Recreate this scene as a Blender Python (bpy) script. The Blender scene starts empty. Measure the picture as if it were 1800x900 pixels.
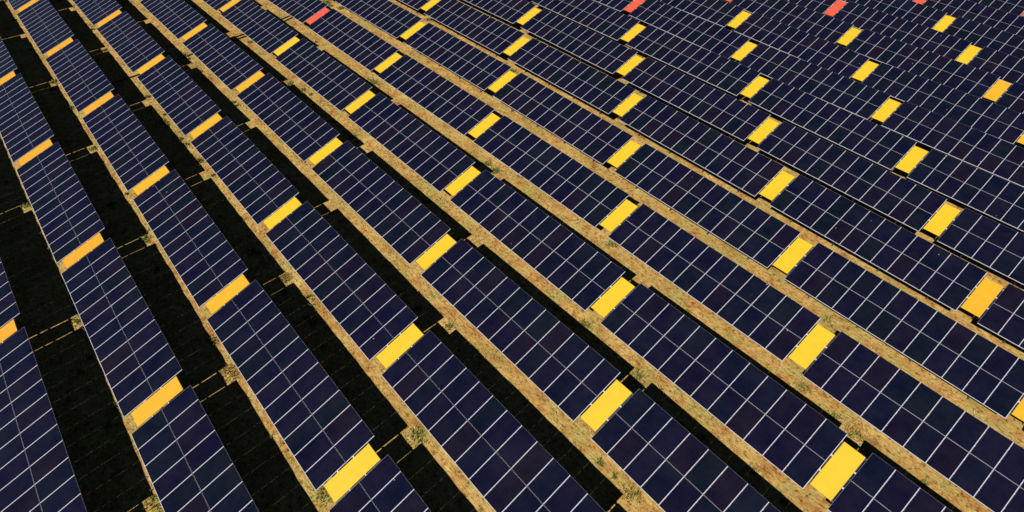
import bpy, math, random
import numpy as np
from mathutils import Vector, Matrix

scene = bpy.context.scene
col = scene.collection
random.seed(7)
rng = np.random.default_rng(11)

# ------------------------------------------------------------------ camera
CAM_POS = (-15.889, 4.685, 24.389)
CAM_ROT = (0.7775024, -0.0121752, 0.8569173)
FOCAL = 1013.5 / 1800.0                      # focal length in units of the picture's width
cam_data = bpy.data.cameras.new("camera")
cam = bpy.data.objects.new("camera", cam_data)
col.objects.link(cam)
cam.location = CAM_POS
cam.rotation_euler = CAM_ROT
cam_data.sensor_fit = 'HORIZONTAL'
cam_data.sensor_width = 36.0
cam_data.lens = 36.0 * FOCAL
cam_data.clip_start = 0.1
cam_data.clip_end = 3000.0
scene.camera = cam

# ------------------------------------------------------------------ sky and sun
TO_SUN = Vector((0.2, -1.0, 1.0)).normalized()
world = bpy.data.worlds.new("World")
scene.world = world
world.use_nodes = True
wn = world.node_tree
bg = wn.nodes["Background"]
sky = wn.nodes.new("ShaderNodeTexSky")
sky.sky_type = 'NISHITA'
sky.sun_disc = False
sky.sun_elevation = math.asin(TO_SUN.z)
sky.sun_rotation = math.atan2(TO_SUN.x, TO_SUN.y)
sky.altitude = 4000.0
sky.air_density = 0.45
sky.dust_density = 0.0
sky.ozone_density = 3.0
wn.links.new(sky.outputs[0], bg.inputs[0])
bg.inputs[1].default_value = 0.05
sun_data = bpy.data.lights.new("sun", 'SUN')
sun_data.energy = 5.0
sun_data.angle = math.radians(0.53)
sun_data.color = (1.0, 0.96, 0.89)
sun = bpy.data.objects.new("sun", sun_data)
sun.rotation_euler = TO_SUN.to_track_quat('Z', 'Y').to_euler()
sun.location = (0, 0, 60)
col.objects.link(sun)
vs = scene.view_settings
vs.view_transform = 'Standard'
vs.look = 'None'
vs.exposure = 0.0
vs.gamma = 1.0
vs.use_curve_mapping = False
scene.cycles.diffuse_bounces = 0

# ------------------------------------------------------------------ the lattice of the solar field
TILT = 0.31747                               # tilt of the tables
SLOPE = 3.213                                # length of a table up its slope
CLEAR = 0.95                                 # low edge above the ground
GAP = 1.10                                   # gap between two tables of a row, where a coloured panel hangs
COLS = 12
PITCH_Y = 5.23504
# table-end corner (low edge, right end) at every gap: (row, gap) -> point
PTS = {(-1,-2):(-72.923,-5.217,-0.693),(-1,-1):(-59.845,-5.220,-0.583),(-1,0):(-46.906,-5.156,-0.506),(-1,1):(-33.633,-5.232,-0.591),(-1,2):(-20.495,-5.236,-0.649),(0,-5):(-116.402,0.001,-1.931),(0,-4):(-103.313,0.007,-1.322),(0,-3):(-90.205,0.015,-0.911),(0,-2):(-77.153,0.050,-0.576),(0,-1):(-64.006,0.057,-0.488),(0,0):(-50.953,0.054,-0.380),(0,1):(-37.849,0.046,-0.401),(0,2):(-24.670,-0.004,-0.420),(1,-5):(-120.588,5.236,-2.162),(1,-4):(-107.497,5.240,-1.473),(1,-3):(-94.450,5.250,-0.881),(1,-2):(-81.274,5.276,-0.649),(1,-1):(-68.167,5.244,-0.439),(1,0):(-55.129,5.224,-0.270),(1,1):(-42.058,5.149,-0.234),(1,2):(-28.818,5.223,-0.284),(1,3):(-15.734,5.238,-0.258),(2,-4):(-111.678,10.472,-1.674),(2,-3):(-98.581,10.479,-1.094),(2,-2):(-85.399,10.490,-0.788),(2,-1):(-72.319,10.468,-0.486),(2,0):(-59.302,10.429,-0.265),(2,1):(-46.308,10.374,-0.166),(2,2):(-33.024,10.401,-0.203),(2,3):(-19.892,10.474,-0.124),(2,4):(-6.849,10.475,-0.132),(3,-4):(-115.863,15.706,-1.906),(3,-3):(-102.766,15.710,-1.256),(3,-2):(-89.647,15.714,-0.809),(3,-1):(-76.507,15.707,-0.544),(3,0):(-63.535,15.658,-0.261),(3,1):(-50.515,15.629,-0.143),(3,2):(-37.245,15.682,-0.099),(3,3):(-23.845,15.757,0.029),(3,4):(-11.020,15.713,-0.038),(4,-3):(-106.950,20.942,-1.450),(4,-2):(-93.839,20.945,-0.930),(4,-1):(-80.701,20.950,-0.579),(4,0):(-67.750,20.886,-0.329),(4,1):(-54.728,20.885,-0.121),(4,2):(-41.504,20.922,-0.053),(4,3):(-28.108,20.957,-0.021),(4,4):(-15.247,20.958,0.049),(4,5):(-2.160,20.944,-0.002),(5,-2):(-98.033,26.177,-1.072),(5,-1):(-84.930,26.175,-0.656),(5,0):(-71.890,26.156,-0.335),(5,1):(-58.919,26.125,-0.171),(5,2):(-45.713,26.174,-0.002),(5,3):(-32.365,26.202,0.036),(5,4):(-19.328,26.183,0.027),(5,5):(-6.363,26.179,-0.000),(6,-2):(-102.223,31.411,-1.232),(6,-1):(-89.121,31.410,-0.761),(6,0):(-76.042,31.402,-0.422),(6,1):(-62.952,31.403,-0.201),(6,2):(-49.814,31.433,0.035),(6,3):(-36.544,31.440,0.036),(6,4):(-23.419,31.420,0.006),(6,5):(-10.741,31.409,-0.052),(6,6):(2.541,31.411,-0.029),(7,-1):(-93.310,36.645,-0.877),(7,0):(-80.221,36.641,-0.503),(7,1):(-67.138,36.643,-0.236),(7,2):(-54.025,36.656,-0.051),(7,3):(-40.753,36.676,0.029),(7,4):(-27.608,36.659,-0.017),(7,5):(-14.893,36.641,-0.108),(7,6):(-1.666,36.645,-0.094),(8,0):(-84.402,41.879,-0.588),(8,1):(-71.308,41.878,-0.306),(8,2):(-58.190,41.894,-0.086),(8,3):(-45.026,41.893,-0.064),(8,4):(-31.863,41.887,-0.104),(8,5):(-19.016,41.866,-0.199),(8,6):(-5.856,41.879,-0.170),(9,1):(-75.487,47.115,-0.365),(9,2):(-62.364,47.120,-0.175),(9,3):(-49.163,47.132,-0.111),(9,4):(-35.977,47.132,-0.103),(9,5):(-23.093,47.102,-0.256),(9,6):(-10.037,47.113,-0.245),(10,1):(-79.670,52.350,-0.410),(10,2):(-66.551,52.354,-0.210),(10,3):(-53.388,52.368,-0.087),(10,4):(-40.355,52.344,-0.240),(10,5):(-27.308,52.346,-0.275),(10,6):(-14.226,52.349,-0.305),(11,2):(-70.744,57.588,-0.224),(11,3):(-57.597,57.593,-0.136),(11,4):(-44.407,57.602,-0.116),(11,5):(-31.501,57.574,-0.351),(11,6):(-18.551,57.589,-0.298),(11,7):(-5.304,57.585,-0.461),(12,3):(-61.799,62.826,-0.116),(12,4):(-48.555,62.834,-0.153),(12,5):(-35.634,62.820,-0.240),(12,6):(-22.705,62.823,-0.314),(12,7):(-9.508,62.821,-0.518),(13,3):(-66.010,68.058,-0.057),(13,4):(-52.872,68.061,-0.089),(13,5):(-39.772,68.057,-0.217),(13,6):(-26.820,68.055,-0.342),(13,7):(-13.701,68.056,-0.547),(14,4):(-57.085,73.294,0.009),(14,5):(-44.009,73.291,-0.138),(14,6):(-31.019,73.286,-0.331),(14,7):(-17.888,73.291,-0.538),(15,4):(-61.295,78.527,0.162),(15,5):(-48.204,78.526,-0.006),(15,6):(-35.217,78.510,-0.349),(15,7):(-22.080,78.525,-0.480),(16,5):(-52.395,83.761,0.192),(16,6):(-39.342,83.758,-0.081),(16,7):(-26.368,83.768,-0.248),(16,8):(-13.140,83.761,-0.717),(17,6):(-43.510,88.994,0.147),(17,7):(-30.450,88.995,-0.192),(17,8):(-17.337,88.997,-0.584),(18,6):(-47.680,94.230,0.455),(18,7):(-34.611,94.230,0.054),(18,8):(-21.518,94.232,-0.392),(19,7):(-38.773,99.466,0.383),(19,8):(-25.685,99.466,-0.127)}
TABLES = [(-1,-1),(-1,0),(0,-3),(0,-2),(0,-1),(0,0),(0,1),(1,-4),(1,-3),(1,-2),(1,-1),(1,0),(1,1),(1,2),(2,-3),(2,-2),(2,-1),(2,0),(2,1),(2,2),(3,-2),(3,-1),(3,0),(3,1),(3,2),(3,3),(4,-2),(4,-1),(4,0),(4,1),(4,2),(4,3),(4,4),(5,-1),(5,0),(5,1),(5,2),(5,3),(5,4),(6,0),(6,1),(6,2),(6,3),(6,4),(7,0),(7,1),(7,2),(7,3),(7,4),(7,5),(8,1),(8,2),(8,3),(8,4),(8,5),(9,2),(9,3),(9,4),(9,5),(10,2),(10,3),(10,4),(10,5),(11,3),(11,4),(11,5),(12,4),(12,5),(12,6),(13,4),(13,5),(13,6),(14,5),(14,6),(15,5),(15,6),(16,6)]
RING = [(-1,-2),(-1,1),(0,-5),(0,-4),(1,-5),(2,-4),(2,3),(3,-4),(3,-3),(4,-3),(5,-2),(6,-2),(6,-1),(6,5),(7,-1),(8,0),(9,1),(10,1),(11,2),(11,6),(12,3),(13,3),(14,4),(15,4),(16,5),(16,7),(17,6),(17,7),(18,6),(18,7),(19,7)]
PANELS = [(-1,0),(0,-2),(0,-1),(0,0),(0,1),(1,-3),(1,-2),(1,-1),(1,0),(1,1),(1,2),(2,-2),(2,-1),(2,0),(2,1),(2,2),(3,-1),(3,0),(3,1),(3,2),(3,3),(4,-1),(4,0),(4,1),(4,2),(4,3),(4,4),(5,0),(5,1),(5,2),(5,3),(5,4),(6,1),(6,2),(6,3),(6,4),(6,5),(7,1),(7,2),(7,3),(7,4),(7,5),(8,2),(8,3),(8,4),(8,5),(9,3),(9,4),(9,5),(10,3),(10,4),(10,5),(11,4),(11,5),(11,6),(12,4),(12,5),(12,6),(13,5),(13,6),(14,6),(15,6),(16,7)]
RING_PANELS = [(-1,-1),(-1,1),(0,-4),(0,-3),(1,-4),(2,-3),(2,3),(3,-3),(3,-2),(4,-2),(5,-1),(6,-1),(6,0),(7,0),(8,1),(9,1),(9,2),(10,2),(11,3),(12,3),(13,4),(14,5),(15,5),(15,7),(16,6),(17,7),(18,7)]
POLY = [((2, 0), 0.02483), ((1, 1), -0.05283), ((0, 2), -0.52457), ((3, 0), 0.05068), ((2, 1), -0.01520), ((1, 2), -0.18952), ((0, 3), 0.15863)]


def soft(t, lo, hi):
    mid, half = 0.5 * (lo + hi), 0.5 * (hi - lo)
    q = (t - mid) / half
    return mid + half * np.where(np.abs(q) < 0.85, q, np.sign(q) * (0.85 + 0.15 * np.tanh((np.abs(q) - 0.85) / 0.15)))


def relief(x, y):
    return (0.022 * np.sin(1.7 * x + 0.6 * np.sin(0.9 * y)) * np.sin(2.1 * y + 0.4) + 0.015 * np.sin(3.9 * x - 1.3 * y)
            + 0.03 * np.sin(0.31 * x + 1.0) * np.sin(0.43 * y))


def ground_z(x, y):
    x = np.asarray(x, float)
    y = np.asarray(y, float)
    u = soft((x + 10) / 30, -3.4, 1.6)
    v = soft((y - 25) / 30, -1.5, 2.5)
    z = sum(c * u ** i * v ** k for (i, k), c in POLY)
    t = np.clip((3.0 - y) / 3.0, 0, 1)
    return z - CLEAR + relief(x, y) - 0.13 * t * t * (3 - 2 * t)


AX = np.array([0.0, math.cos(TILT), math.sin(TILT)])


def in_view(x, y, z, margin=0.03):
    """which points of the field lie inside the camera's cone"""
    m = np.array(Matrix.LocRotScale(Vector(CAM_POS), cam.rotation_euler, None).inverted())
    p = np.stack([x, y, z, np.ones_like(x)], 0)
    q = m @ p
    d = -q[2]
    sx = FOCAL * q[0] / d
    sy = FOCAL * q[1] / d
    return (d > 1) & (np.abs(sx) < 0.5 + margin) & (np.abs(sy) < 0.25 + margin), d


# ------------------------------------------------------------------ materials
def new_mat(name):
    m = bpy.data.materials.new(name)
    m.use_nodes = True
    nt = m.node_tree
    return m, nt, nt.nodes["Principled BSDF"]


def node(nt, kind, **inp):
    n = nt.nodes.new(kind)
    for k, v in inp.items():
        n.inputs[k].default_value = v
    return n


def ramp(nt, fac, stops):
    r = nt.nodes.new("ShaderNodeValToRGB")
    e = r.color_ramp.elements
    while len(e) < len(stops):
        e.new(0.5)
    for i, (pos, c) in enumerate(stops):
        e[i].position = pos
        e[i].color = (*c, 1.0)
    nt.links.new(fac, r.inputs[0])
    return r


def mix(nt, fac, a, b, mode='MIX'):
    n = nt.nodes.new("ShaderNodeMix")
    n.data_type = 'RGBA'
    n.blend_type = mode
    for sock, v in ((n.inputs[0], fac), (n.inputs[6], a), (n.inputs[7], b)):
        if hasattr(v, 'is_linked'):
            nt.links.new(v, sock)
        else:
            sock.default_value = v if not isinstance(v, tuple) else (*v, 1.0)
    return n.outputs[2]


def math_node(nt, op, a, b=None, c=None):
    n = nt.nodes.new("ShaderNodeMath")
    n.operation = op
    for i, v in enumerate((a, b, c)):
        if v is None:
            continue
        if hasattr(v, 'is_linked'):
            nt.links.new(v, n.inputs[i])
        else:
            n.inputs[i].default_value = v
    return n.outputs[0]


def mat_ground():
    m, nt, b = new_mat("dry_grass_ground")
    tc = nt.nodes.new("ShaderNodeTexCoord")
    mp = nt.nodes.new("ShaderNodeMapping")
    nt.links.new(tc.outputs['Object'], mp.inputs[0])
    big = node(nt, "ShaderNodeTexNoise", Scale=0.55, Detail=4.0, Roughness=0.6)
    mid = node(nt, "ShaderNodeTexNoise", Scale=1.1, Detail=6.0, Roughness=0.7)
    fine = node(nt, "ShaderNodeTexNoise", Scale=5.0, Detail=5.0, Roughness=0.7)
    straw = nt.nodes.new("ShaderNodeMapping")
    straw.inputs['Rotation'].default_value = (0, 0, 0.5)
    straw.inputs['Scale'].default_value = (1.0, 4.5, 1.0)
    nt.links.new(tc.outputs['Object'], straw.inputs[0])
    streak = node(nt, "ShaderNodeTexNoise", Scale=3.2, Detail=5.0, Roughness=0.7, Distortion=0.6)
    nt.links.new(straw.outputs[0], streak.inputs['Vector'])
    for n in (big, mid, fine):
        nt.links.new(mp.outputs[0], n.inputs['Vector'])
    base = ramp(nt, mid.outputs['Fac'], [(0.30, (0.33, 0.16, 0.048)), (0.42, (0.51, 0.275, 0.085)), (0.52, (0.61, 0.39, 0.125)), (0.64, (0.67, 0.49, 0.185)), (0.75, (0.56, 0.345, 0.11))])
    tone = ramp(nt, streak.outputs['Fac'], [(0.34, (0.36, 0.31, 0.22)), (0.45, (0.88, 0.86, 0.80)), (0.53, (1.0, 1.0, 1.0)), (0.66, (1.28, 1.26, 1.22))])
    c1 = mix(nt, 0.9, base.outputs[0], tone.outputs[0], 'MULTIPLY')
    dark = ramp(nt, fine.outputs['Fac'], [(0.37, (0.30, 0.25, 0.16)), (0.45, (0.90, 0.87, 0.80)), (0.52, (1, 1, 1))])
    c2 = mix(nt, 0.85, c1, dark.outputs[0], 'MULTIPLY')
    gmask = ramp(nt, big.outputs['Fac'], [(0.47, (0, 0, 0)), (0.60, (1, 1, 1))])
    gm2 = ramp(nt, streak.outputs['Fac'], [(0.40, (1, 1, 1)), (0.60, (0.15, 0.15, 0.15))])
    gfac = math_node(nt, 'MULTIPLY', gmask.outputs[0], gm2.outputs[0])
    gfac = math_node(nt, 'MULTIPLY', gfac, 0.85)
    c3 = mix(nt, gfac, c2, mix(nt, 0.9, (0.30, 0.27, 0.065), dark.outputs[0], 'MULTIPLY'))
    nt.links.new(c3, b.inputs['Base Color'])
    b.inputs['Roughness'].default_value = 1.0
    b.inputs['Specular IOR Level'].default_value = 0.05
    bp = nt.nodes.new("ShaderNodeBump")
    bp.inputs['Strength'].default_value = 0.7
    bp.inputs['Distance'].default_value = 0.05
    h = math_node(nt, 'ADD', fine.outputs['Fac'], streak.outputs['Fac'])
    nt.links.new(h, bp.inputs['Height'])
    nt.links.new(bp.outputs[0], b.inputs['Normal'])
    return m


def mat_blades():
    m, nt, b = new_mat("grass_blades")
    at = nt.nodes.new("ShaderNodeAttribute")
    at.attribute_name = "tint"
    nt.links.new(at.outputs['Color'], b.inputs['Base Color'])
    b.inputs['Roughness'].default_value = 0.9
    b.inputs['Specular IOR Level'].default_value = 0.1
    return m


def mat_glass():
    m, nt, b = new_mat("photovoltaic_glass")
    info = nt.nodes.new("ShaderNodeObjectInfo")
    tc = nt.nodes.new("ShaderNodeTexCoord")
    cells = node(nt, "ShaderNodeTexBrick", Scale=1.0)
    cells.offset = 0.0
    cells.inputs['Mortar Size'].default_value = 0.003
    cells.inputs['Brick Width'].default_value = 0.157
    cells.inputs['Row Height'].default_value = 0.157
    cells.inputs['Color1'].default_value = (1, 1, 1, 1)
    cells.inputs['Color2'].default_value = (0.86, 0.88, 0.94, 1)
    cells.inputs['Mortar'].default_value = (1.5, 1.5, 1.5, 1)
    nt.links.new(tc.outputs['Object'], cells.inputs['Vector'])
    tint = ramp(nt, info.outputs['Random'], [(0.0, (0.0028, 0.0062, 0.014)), (0.35, (0.0034, 0.0050, 0.019)), (0.7, (0.0044, 0.0042, 0.020)), (1.0, (0.0074, 0.0050, 0.015))])
    c = mix(nt, 1.0, tint.outputs[0], cells.outputs['Color'], 'MULTIPLY')
    geo = nt.nodes.new("ShaderNodeNewGeometry")
    dust = node(nt, "ShaderNodeTexNoise", Scale=0.8, Detail=5.0, Roughness=0.7)
    nt.links.new(geo.outputs['Position'], dust.inputs['Vector'])
    dr = ramp(nt, dust.outputs['Fac'], [(0.35, (0, 0, 0)), (0.75, (0.022, 0.022, 0.022))])
    c2 = mix(nt, dr.outputs[0], c, (0.35, 0.30, 0.25))
    spot = node(nt, "ShaderNodeTexVoronoi", Scale=0.62)
    nt.links.new(geo.outputs['Position'], spot.inputs['Vector'])
    sp = ramp(nt, spot.outputs['Distance'], [(0.016, (0.55, 0.55, 0.55)), (0.030, (0, 0, 0))])
    c3 = mix(nt, sp.outputs[0], c2, (0.5, 0.5, 0.52))
    nt.links.new(c3, b.inputs['Base Color'])
    b.inputs['Roughness'].default_value = 0.16
    b.inputs['IOR'].default_value = 1.45
    return m


def mat_plain(name, rgb, rough, metal=0.0, var=0.12, scale=6.0):
    m, nt, b = new_mat(name)
    geo = nt.nodes.new("ShaderNodeNewGeometry")
    n = node(nt, "ShaderNodeTexNoise", Scale=scale, Detail=4.0, Roughness=0.6)
    nt.links.new(geo.outputs['Position'], n.inputs['Vector'])
    lo = tuple(c * (1 - var) for c in rgb)
    hi = tuple(min(1, c * (1 + var * 0.5)) for c in rgb)
    r = ramp(nt, n.outputs['Fac'], [(0.3, lo), (0.65, hi)])
    nt.links.new(r.outputs[0], b.inputs['Base Color'])
    b.inputs['Roughness'].default_value = rough
    b.inputs['Metallic'].default_value = metal
    return m


M_GROUND = mat_ground()
M_BLADE = mat_blades()
M_GLASS = mat_glass()
M_FRAME = mat_plain("anodised_aluminium", (0.63, 0.62, 0.68), 0.45, 0.0, 0.12)
M_GREY = mat_plain("grey_anodised_edge", (0.26, 0.25, 0.30), 0.45, 0.0, 0.12)
M_STEEL = mat_plain("weathered_steel", (0.10, 0.10, 0.105), 0.5, 0.3, 0.2)
M_BACK = mat_plain("dark_backsheet", (0.012, 0.012, 0.014), 0.7)
M_YELLOW = mat_plain("yellow_paint", (0.77, 0.485, 0.016), 0.6, 0.0, 0.06, 2.5)
M_GOLDEN = mat_plain("golden_yellow", (0.76, 0.39, 0.016), 0.6, 0.0, 0.06, 2.5)  # yellow shifted warmer, for panels towards either side of the view
M_AMBER = mat_plain("amber_yellow", (0.76, 0.345, 0.018), 0.6, 0.0, 0.06, 2.5)  # yellow shifted furthest to orange, for panels towards the left
M_RED = mat_plain("coral_red_paint", (0.74, 0.10, 0.05), 0.6, 0.0, 0.06, 2.5)
M_BLACK = mat_plain("black_plastic", (0.012, 0.011, 0.010), 0.6)


# ------------------------------------------------------------------ mesh helpers
class Mesh:
    def __init__(self):
        self.v, self.f, self.mi = [], [], []

    def box(self, x0, x1, y0, y1, z0, z1, mi=0, bev=0.0):
        i = len(self.v)
        if bev <= 0:
            self.v += [(x0, y0, z0), (x1, y0, z0), (x1, y1, z0), (x0, y1, z0), (x0, y0, z1), (x1, y0, z1), (x1, y1, z1), (x0, y1, z1)]
            fs = [(0, 3, 2, 1), (4, 5, 6, 7), (0, 1, 5, 4), (1, 2, 6, 5), (2, 3, 7, 6), (3, 0, 4, 7)]
        else:
            b = bev
            self.v += [(x0, y0, z0), (x1, y0, z0), (x1, y1, z0), (x0, y1, z0), (x0, y0, z1 - b), (x1, y0, z1 - b), (x1, y1, z1 - b), (x0, y1, z1 - b),
                       (x0 + b, y0 + b, z1), (x1 - b, y0 + b, z1), (x1 - b, y1 - b, z1), (x0 + b, y1 - b, z1)]
            fs = [(0, 3, 2, 1), (8, 9, 10, 11), (0, 1, 5, 4), (1, 2, 6, 5), (2, 3, 7, 6), (3, 0, 4, 7),
                  (4, 5, 9, 8), (5, 6, 10, 9), (6, 7, 11, 10), (7, 4, 8, 11)]
        self.f += [tuple(i + k for k in q) for q in fs]
        self.mi += [mi] * len(fs)
        return self

    def tube(self, pts, r, seg=8, mi=0):
        pts = [Vector(p) for p in pts]
        base = len(self.v)
        for k, p in enumerate(pts):
            d = (pts[min(k + 1, len(pts) - 1)] - pts[max(k - 1, 0)]).normalized()
            s = d.cross(Vector((0, 0, 1)))
            s = s.normalized() if s.length > 1e-4 else Vector((1, 0, 0))
            t = s.cross(d)
            for a in range(seg):
                an = 2 * math.pi * a / seg
                self.v.append(tuple(p + r * (s * math.cos(an) + t * math.sin(an))))
        for k in range(len(pts) - 1):
            for a in range(seg):
                b = (a + 1) % seg
                self.f.append((base + k * seg + a, base + k * seg + b, base + (k + 1) * seg + b, base + (k + 1) * seg + a))
                self.mi.append(mi)
        self.f.append(tuple(base + a for a in range(seg)))
        self.f.append(tuple(base + (len(pts) - 1) * seg + a for a in reversed(range(seg))))
        self.mi += [mi, mi]
        return self

    def data(self, name, *mats):
        me = bpy.data.meshes.new(name)
        me.from_pydata(self.v, [], self.f)
        for m in mats:
            me.materials.append(m)
        me.polygons.foreach_set("material_index", self.mi)
        me.update()
        return me


def link(name, data, parent=None, loc=(0, 0, 0), scale=(1, 1, 1)):
    o = bpy.data.objects.new(name, data)
    col.objects.link(o)
    o.parent = parent
    o.location = loc
    o.scale = scale
    return o


def tag(o, label, cat, group=None):
    o["label"] = label
    o["category"] = cat
    if group:
        o["group"] = group
    return o


# ------------------------------------------------------------------ the ground: one sheet reaching the horizon
def axis(lo, hi, step, far):
    a = list(np.arange(lo, hi + 1e-6, step))
    s, x, y = step, lo, hi
    left, right = [], []
    while x > -far:
        s *= 1.35
        x -= s
        left.append(x)
    s = step
    while y < far:
        s *= 1.35
        y += s
        right.append(y)
    return np.array(left[::-1] + a + right)


gx, gy = axis(-112, 26, 0.4, 900), axis(-14, 94, 0.4, 900)
GX, GY = np.meshgrid(gx, gy)
GZ = ground_z(GX, GY)
nx, ny = len(gx), len(gy)
gm = bpy.data.meshes.new("ground")
gm.vertices.add(nx * ny)
gm.vertices.foreach_set("co", np.stack([GX, GY, GZ], -1).astype(np.float32).ravel())
ii = (np.arange(ny - 1)[:, None] * nx + np.arange(nx - 1)[None, :]).ravel()
quads = np.stack([ii, ii + 1, ii + nx + 1, ii + nx], 1).astype(np.int32)
gm.loops.add(quads.size)
gm.loops.foreach_set("vertex_index", quads.ravel())
gm.polygons.add(len(quads))
gm.polygons.foreach_set("loop_start", np.arange(0, quads.size, 4, dtype=np.int32))
gm.polygons.foreach_set("use_smooth", np.ones(len(quads), bool))
gm.update(calc_edges=True)
gm.materials.append(M_GROUND)
ground = link("ground", gm)
ground["kind"] = "structure"

# ------------------------------------------------------------------ solar tables
MID = 0.022
MOD_L = (SLOPE - MID) / 2                  # a module's length up the slope
MOD_W = 1.0 - 0.0074                          # its width, at a column pitch of one metre
EL, ES = 0.027, 0.004                        # frame widths along the long and the short sides
ER = 0.009                                   # bare edge on the left side; the right side carries the bright cover strip
XL, XR = -MOD_W / 2 + ER, MOD_W / 2 - EL
g_ = Mesh().box(XL - 0.004, XR + 0.004, ES - 0.004, MOD_L - ES + 0.004, -0.012, -0.003, 0)
ME_MODULE = g_.data("solar_module", M_GLASS)
f_ = Mesh()
f_.box(-MOD_W / 2, XL, 0, MOD_L, -0.036, 0.0, 2)
f_.box(XR, MOD_W / 2, 0, MOD_L, -0.036, 0.001, 0, 0.002)
f_.box(XL, XR, 0, ES, -0.036, -0.0005, 0)
f_.box(XL, XR, MOD_L - ES, MOD_L, -0.036, -0.0005, 2)
f_.box(XL, XR, ES, MOD_L - ES, -0.020, -0.016, 1)
for v in (0.25, 0.75):                       # mid clamps that bridge the slot to the next column
    f_.box(MOD_W / 2 - 0.016, MOD_W / 2 + 0.016, MOD_L * v - 0.022, MOD_L * v + 0.022, 0.002, 0.006, 0, 0.001)
ME_FRAME = f_.data("module_frame", M_FRAME, M_BACK, M_GREY)
ME_PURLIN = Mesh().box(-0.5, 0.5, -0.035, 0.035, -0.106, -0.038).data("purlin", M_STEEL)
sp_ = Mesh()
ct, st = math.cos(TILT), math.sin(TILT)
sp_.box(-0.03, 0.03, 0.25, SLOPE - 0.25, -0.206, -0.108)
ME_EDGE = Mesh().box(-0.5, 0.5, -0.016, -0.001, -0.040, -0.001, 0, 0.002).data('added_edge_strip', M_FRAME)  # added bright strip standing in for the frame's sunlit low face
ME_RAFTER = sp_.data("rafter", M_STEEL)


def post_mesh(v):
    """a vertical steel post under the rafter at slope distance v (table coordinates, leaning back by the tilt)"""
    m = Mesh()
    top = Vector((0, v, -0.20))
    h = CLEAR + v * st + 0.25
    down = Vector((0, -st, -ct))
    m.tube([top, top + down * h], 0.05, 8)
    return m.data("post", M_STEEL)


ME_POST_LOW, ME_POST_HIGH = post_mesh(0.75), post_mesh(2.45)


def end_points(r, m):
    a = Vector(PTS[(r, m)]) + Vector((GAP, 0, 0))
    b = Vector(PTS[(r, m + 1)])
    return a, b


def table_matrix(a, b):
    x = (b - a).normalized()
    up = Vector(AX)
    z = x.cross(up).normalized()
    y = z.cross(x)
    m = Matrix((x, y, z)).transposed().to_4x4()
    m.translation = (a + b) / 2
    return m


def build_table():
    t = link("solar_table", None)
    for c in range(COLS):
        for h in range(2):
            mo = link("solar_module", ME_MODULE, t, (c - 5.5, h * (MOD_L + MID), 0))
            link("module_frame", ME_FRAME, mo)
    for v in (0.42, 1.19, SLOPE / 2 + 0.012, 2.02, 2.80):  # the middle one is added under the slot to stop sun leaking through
        link("purlin", ME_PURLIN, t, (0, v, 0), (12.1, 1, 1))
    link("added_edge_strip", ME_EDGE, t, (0, 0, 0), (12.0, 1, 1))
    for x in (-4.5, -1.5, 1.5, 4.5):
        link("rafter", ME_RAFTER, t, (x, 0, 0))
        link("post", ME_POST_LOW, t, (x, 0, 0))
        link("post", ME_POST_HIGH, t, (x, 0, 0))
    return t


def copy_tree(o, parent=None):
    c = o.copy()
    col.objects.link(c)
    c.parent = parent
    for ch in o.children:
        copy_tree(ch, c)
    return c


def place_table(t, a, b):
    """stand the table on its two ends; its empty sits on the ground below the low edge"""
    m = table_matrix(a, b)
    base = Vector(((a.x + b.x) / 2, (a.y + b.y) / 2, 0))
    base.z = float(ground_z(base.x, base.y))
    t.location = base
    off = Matrix.Translation(base).inverted() @ m
    k = (b - a).length / COLS
    for ch in t.children:
        l = ch.location.copy()
        loc = Vector((l.x * k, l.y, l.z))
        ch.matrix_basis = off @ Matrix.LocRotScale(loc, None, Vector((ch.scale.x * k if ch.name.startswith(("solar_module", "purlin", "added_edge_strip")) else 1, 1, 1)))


ORD = ["zeroth", "first", "second", "third", "fourth", "fifth", "sixth", "seventh", "eighth", "ninth", "tenth", "eleventh", "twelfth"]
rows = sorted({r for r, m in TABLES})


def row_words(r):
    n = rows.index(r) + 1
    if n <= 9:
        return ORD[n], "bottom left corner"
    return ORD[len(rows) - n + 1], "top right corner"


def table_label(r, m):
    ms = sorted((q for s, q in TABLES if s == r), reverse=True)
    n, where = row_words(r)
    if len(ms) == 1:
        return f"navy solar table, the only one in view in {n} row from {where}"
    return f"navy solar table, {ORD[ms.index(m) + 1]} from lower right end of {n} row from {where}"


RED = {(5, 0), (10, 3), (12, 4), (13, 5), (15, 6), (16, 7)}
AMBER = {(-1, 0), (0, -2), (0, -1), (0, 0), (1, -3), (1, -2), (1, -1), (2, -2)}
GOLDEN = {(0, 1), (1, 0), (1, 1), (2, -1), (2, 0), (3, -1), (3, 0), (4, -1), (5, 5), (6, 5), (7, 5), (11, 6), (12, 6)}


def panel_label(r, m):
    ms = sorted((q for s, q in PANELS if s == r), reverse=True)
    n, where = row_words(r)
    colour = "red" if (r, m) in RED else "amber" if (r, m) in AMBER else "yellow"
    if len(ms) == 1:
        return f"{colour} panel in the only gap in view of {n} table row from {where}"
    return f"{colour} panel in {ORD[ms.index(m) + 1]} gap from lower right end of {n} row from {where}"


source = build_table()
jobs = []
for i, (r, m) in enumerate(TABLES):
    jobs.append((source if i == 0 else copy_tree(source), r, m))
for t, r, m in jobs:
    place_table(t, *end_points(r, m))
    tag(t, table_label(r, m), "solar table", "rows of navy solar tables")

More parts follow.
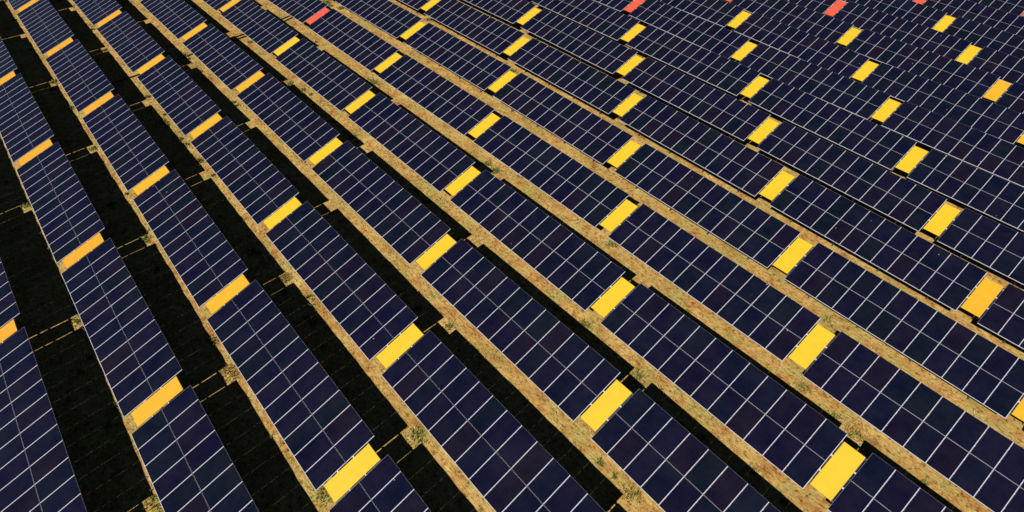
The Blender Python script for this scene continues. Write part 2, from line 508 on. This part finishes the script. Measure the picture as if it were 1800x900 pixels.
# tables just beyond the edges of the picture: one plain mesh each, no parts
rm = Mesh()
for c in range(COLS):
    for h in range(2):
        y0 = h * (MOD_L + MID)
        rm.box(c - 6 + 0.006, c - 6 + 0.006 + MOD_W, y0, y0 + MOD_L, -0.036, -0.004, 0)
        rm.box(c - 6 + 0.006 + EL, c - 6 + 0.006 + MOD_W - EL, y0 + ES, y0 + MOD_L - ES, -0.02, 0.0, 1)
for x in (-4.5, -1.5, 1.5, 4.5):
    rm.box(x - 0.03, x + 0.03, 0.25, SLOPE - 0.25, -0.206, -0.04, 2)
    for v in (0.75, 2.45):
        top = Vector((x, v, -0.2))
        rm.tube([top, top + Vector((0, -st, -ct)) * (CLEAR + v * st + 0.25)], 0.05, 8, 2)
ME_RING = rm.data("solar_table", M_FRAME, M_GLASS, M_STEEL)
for r, m in RING:
    a, b = end_points(r, m)
    o = link("solar_table", ME_RING)
    o.matrix_world = table_matrix(a, b) @ Matrix.Diagonal(((b - a).length / COLS, 1, 1, 1))
    tag(o, "navy solar table standing just beyond the edge of the photo", "solar table", "solar tables beyond the photo's edge")

# ------------------------------------------------------------------ coloured panels in the gaps
P_U0, P_U1, P_V0, P_V1 = 0.064, 1.022, 0.363, 2.841
PW, PL = P_U1 - P_U0, P_V1 - P_V0
p_ = Mesh().box(-PW / 2, PW / 2, 0, PL, -0.034, 0.0, 0, 0.006)
ME_PANEL = {k: None for k in ("y", "g", "a", "r")}
for k, mt in (("y", M_YELLOW), ("g", M_GOLDEN), ("a", M_AMBER), ("r", M_RED)):
    ME_PANEL[k] = p_.data("panel", mt)
ME_RAIL = Mesh().box(-0.56, 0.56, -0.022, 0.022, -0.096, -0.037).data("cross_rail", M_FRAME)
ME_CLAMP = Mesh().box(-0.045, 0.045, -0.03, 0.03, -0.036, -0.008, 0, 0.003).data("clamp", M_FRAME)


ME_LIGHT_STOP = Mesh().box(-0.024, 0.024, -0.02, PL + 0.02, -0.094, -0.040).data('light_stop', M_STEEL)  # added dark bars that block sun leaking past the panel's sides


def build_panel():
    t = link("gap_panel", None)
    link("panel", ME_PANEL["y"], t, (0, P_V0, 0))
    for s in (-1, 1):
        link("light_stop", ME_LIGHT_STOP, t, (s * (PW / 2 + 0.012), P_V0, -0.06))
    for f in (0.31, 0.66):
        link("cross_rail", ME_RAIL, t, (0.005, P_V0 + f * PL, 0))
        for s in (-1, 1):
            link("clamp", ME_CLAMP, t, (0.512 * s + (0.018 if s > 0 else 0), P_V0 + f * PL, 0))
    return t


panel_source = build_panel()
jobs = []
for i, (r, m) in enumerate(PANELS + RING_PANELS):
    jobs.append((panel_source if i == 0 else copy_tree(panel_source), r, m, i >= len(PANELS)))
mid_u = (P_U0 + P_U1) / 2
for t, r, m, outside in jobs:
    a = Vector(PTS[(r, m)])
    mt = table_matrix(a, a + Vector((GAP, 0, 0)))
    mt.translation = a + Vector((mid_u, 0, 0))
    base = Vector((a.x + mid_u, a.y, 0))
    base.z = float(ground_z(base.x, base.y))
    t.location = base
    off = Matrix.Translation(base).inverted() @ mt
    for ch in t.children:
        ch.matrix_basis = off @ Matrix.Translation(ch.location)
        if ch.name.startswith("panel"):
            k = "r" if (r, m) in RED else "a" if (r, m) in AMBER else "g" if (r, m) in GOLDEN else "y"
            ch.data = ME_PANEL[k]
    if outside:
        tag(t, "yellow panel in a gap just beyond the edge of the photo", "panel", "gap panels beyond the photo's edge")
    else:
        tag(t, panel_label(r, m), "panel", "coloured panels in the gaps between tables")


# ------------------------------------------------------------------ cable conduits lying across the aisles
def conduit(pts, label):
    m = Mesh()
    path = []
    for (x0, y0), (x1, y1) in zip(pts, pts[1:]):
        n = max(2, int(abs(y1 - y0) / 0.3))
        for k in range(n):
            x, y = x0 + (x1 - x0) * k / n, y0 + (y1 - y0) * k / n
            x += 0.05 * math.sin(y * 1.3)
            path.append((x, y, float(ground_z(x, y)) + 0.05))
    m.tube(path, 0.07, 8)
    tag(link("cable_conduit", m.data("cable_conduit", M_BLACK)), label, "conduit", "black conduits crossing the upper left aisles")


conduit([(-73.3, 8.7), (-73.6, 11.5), (-74.4, 15.6), (-75.4, 20.8), (-76.8, 27.5)], "long black conduit crossing four dry grass aisles near the top left")
conduit([(-74.6, 19.6), (-74.9, 21.5), (-76.1, 27.3)], "short black conduit beside a longer one crossing two grass aisles at top left")

# ------------------------------------------------------------------ grass: low dry blades in the aisles, one mesh
def blade_mesh(name, x, y, z, h, w, lean, az, tint):
    """each blade is a thin folded pair of triangles"""
    n = len(x)
    c, s = np.cos(az), np.sin(az)
    v = np.zeros((n, 4, 3), np.float32)
    v[:, 0] = np.stack([x - c * w, y - s * w, z - 0.015], 1)
    v[:, 1] = np.stack([x + c * w, y + s * w, z - 0.015], 1)
    v[:, 2] = np.stack([x - s * lean * 0.45 + c * w * 0.7, y + c * lean * 0.45 + s * w * 0.7, z + h * 0.62], 1)
    v[:, 3] = np.stack([x - s * lean, y + c * lean, z + h], 1)
    me = bpy.data.meshes.new(name)
    me.vertices.add(n * 4)
    me.vertices.foreach_set("co", v.ravel())
    b = np.arange(n, dtype=np.int32)[:, None] * 4
    tri = np.concatenate([b, b + 1, b + 2, b, b + 2, b + 3], 1).reshape(-1, 3)
    me.loops.add(tri.size)
    me.loops.foreach_set("vertex_index", tri.ravel().astype(np.int32))
    me.polygons.add(len(tri))
    me.polygons.foreach_set("loop_start", np.arange(0, tri.size, 3, dtype=np.int32))
    me.update(calc_edges=True)
    at = me.color_attributes.new("tint", 'FLOAT_COLOR', 'POINT')
    cc = np.ones((n, 4, 4), np.float32)
    cc[:, :, :3] = tint[:, None, :]
    at.data.foreach_set("color", cc.ravel())
    me.materials.append(M_BLADE)
    return me


def patch(x, y, f, ph):
    return (np.sin(f * x + ph + 1.3 * np.sin(0.7 * f * y)) * np.sin(f * 1.27 * y + 2.1 * ph + 0.8 * np.sin(0.9 * f * x)))


N = 420000
X = rng.uniform(-110, 25, N)
Y = rng.uniform(-6, 92, N)
ph = np.mod(Y, PITCH_Y)
keep = (ph > 2.75) | (ph < 0.35)
X, Y = X[keep], Y[keep]
Z = ground_z(X, Y)
ok, D = in_view(X, Y, Z)
ok &= rng.uniform(0, 1, len(X)) < np.clip(45.0 / D, 0.25, 1.0)
ok &= rng.uniform(0, 1, len(X)) < 0.55 + 0.45 * patch(X, Y, 1.1, 0.4)
X, Y, Z, D = X[ok], Y[ok], Z[ok], D[ok]
# tufts of three blades
X = np.repeat(X, 3) + rng.normal(0, 0.05, 3 * len(X))
Y = np.repeat(Y, 3) + rng.normal(0, 0.05, 3 * len(Y))
Z = ground_z(X, Y)
D = np.repeat(D, 3)
n = len(X)
green = np.clip(0.15 + 0.9 * patch(X, Y, 0.33, 1.0) * 0.6 + 0.5 * patch(X, Y, 1.9, 2.0), 0, 1) ** 1.5
pick = rng.uniform(0, 1, n)
straw = np.array([0.58, 0.36, 0.125])
pale = np.array([0.66, 0.49, 0.22])
brown = np.array([0.34, 0.17, 0.055])
olive = np.array([0.24, 0.24, 0.07])
tint = np.where((pick < 0.5)[:, None], straw, np.where((pick < 0.78)[:, None], pale, brown))
tint = np.where((rng.uniform(0, 1, n) < 0.75 * green)[:, None], olive, tint) * rng.uniform(0.75, 1.15, n)[:, None]
h = rng.gamma(2.5, 0.022, n) * (0.7 + 1.0 * green)
grass = link("dry_grass", blade_mesh("dry_grass", X, Y, Z, h, rng.uniform(0.008, 0.018, n) * np.clip(D / 30, 1, 2), h * rng.uniform(0.5, 1.8, n), rng.uniform(0, 6.28, n), tint))
grass["kind"] = "stuff"

# green weeds that grow in clumps along the aisles
spots = [(-60.02,-0.39,0.30),(-46.79,-0.37,0.40),(-37.66,4.77,0.42),(-33.58,-0.24,0.45),(-34.18,11.29,0.35),(-17.95,26.34,0.25),(-15.00,25.82,0.35),(-23.10,28.44,0.20),(-65.32,17.49,0.20),(-62.96,20.22,0.30),(-73.25,21.12,0.20),(-77.32,31.54,0.40),(-74.89,31.94,0.30),(-21.91,15.64,0.12),(-21.07,15.68,0.10),(-32.66,15.07,0.20),(-57.98,18.91,0.30),(-52.37,20.40,0.25),(-36.32,1.84,0.15),(-28.39,10.06,0.30),(-39.70,-0.18,0.30),(-41.90,25.99,0.30),(-31.25,26.71,0.25),(-31.72,43.91,0.20),(-52.36,36.69,0.30),(-66.27,37.40,0.30),(-77.66,20.03,0.25),(-98.05,6.30,0.20),(-77.12,4.89,0.30),(-80.94,10.03,0.20),(-24.13,55.86,0.20),(-58.66,25.99,0.40),(-32.12,30.78,0.35),(-23.88,20.53,0.30),(-41.94,9.80,0.30),(-50.95,4.63,0.30),(-63.74,4.82,0.20),(-28.89,5.42,0.35),(-20.03,15.64,0.30)]
for _ in range(420):
    y = (rng.integers(-1, 16) + 1) * PITCH_Y - rng.uniform(0.0, 1.3)
    spots.append((rng.uniform(-105, 20), y, rng.uniform(0.05, 0.26)))
wx, wy, wr = [], [], []
for x, y, r in spots:
    r *= 0.8
    k = int(30 + 420 * r)
    wx.append(rng.normal(x, r, k))
    wy.append(rng.normal(y, r * 0.8, k))
    wr.append(np.full(k, r))
wx, wy, wr = np.concatenate(wx), np.concatenate(wy), np.concatenate(wr)
wz = ground_z(wx, wy)
ok, D = in_view(wx, wy, wz)
wx, wy, wz, wr, D = wx[ok], wy[ok], wz[ok], wr[ok], D[ok]
n = len(wx)
wt = np.where((rng.uniform(0, 1, n) < 0.6)[:, None], np.array([0.11, 0.17, 0.03]), np.array([0.26, 0.29, 0.07])) * rng.uniform(0.7, 1.25, n)[:, None]
wh = rng.uniform(0.04, 0.14, n) + 0.2 * wr * rng.uniform(0.3, 1, n)
weeds = link("green_weeds", blade_mesh("green_weeds", wx, wy, wz, wh, rng.uniform(0.012, 0.028, n) * np.clip(D / 30, 1, 2), wh * rng.uniform(0.2, 1.0, n), rng.uniform(0, 6.28, n), wt))
weeds["kind"] = "stuff"
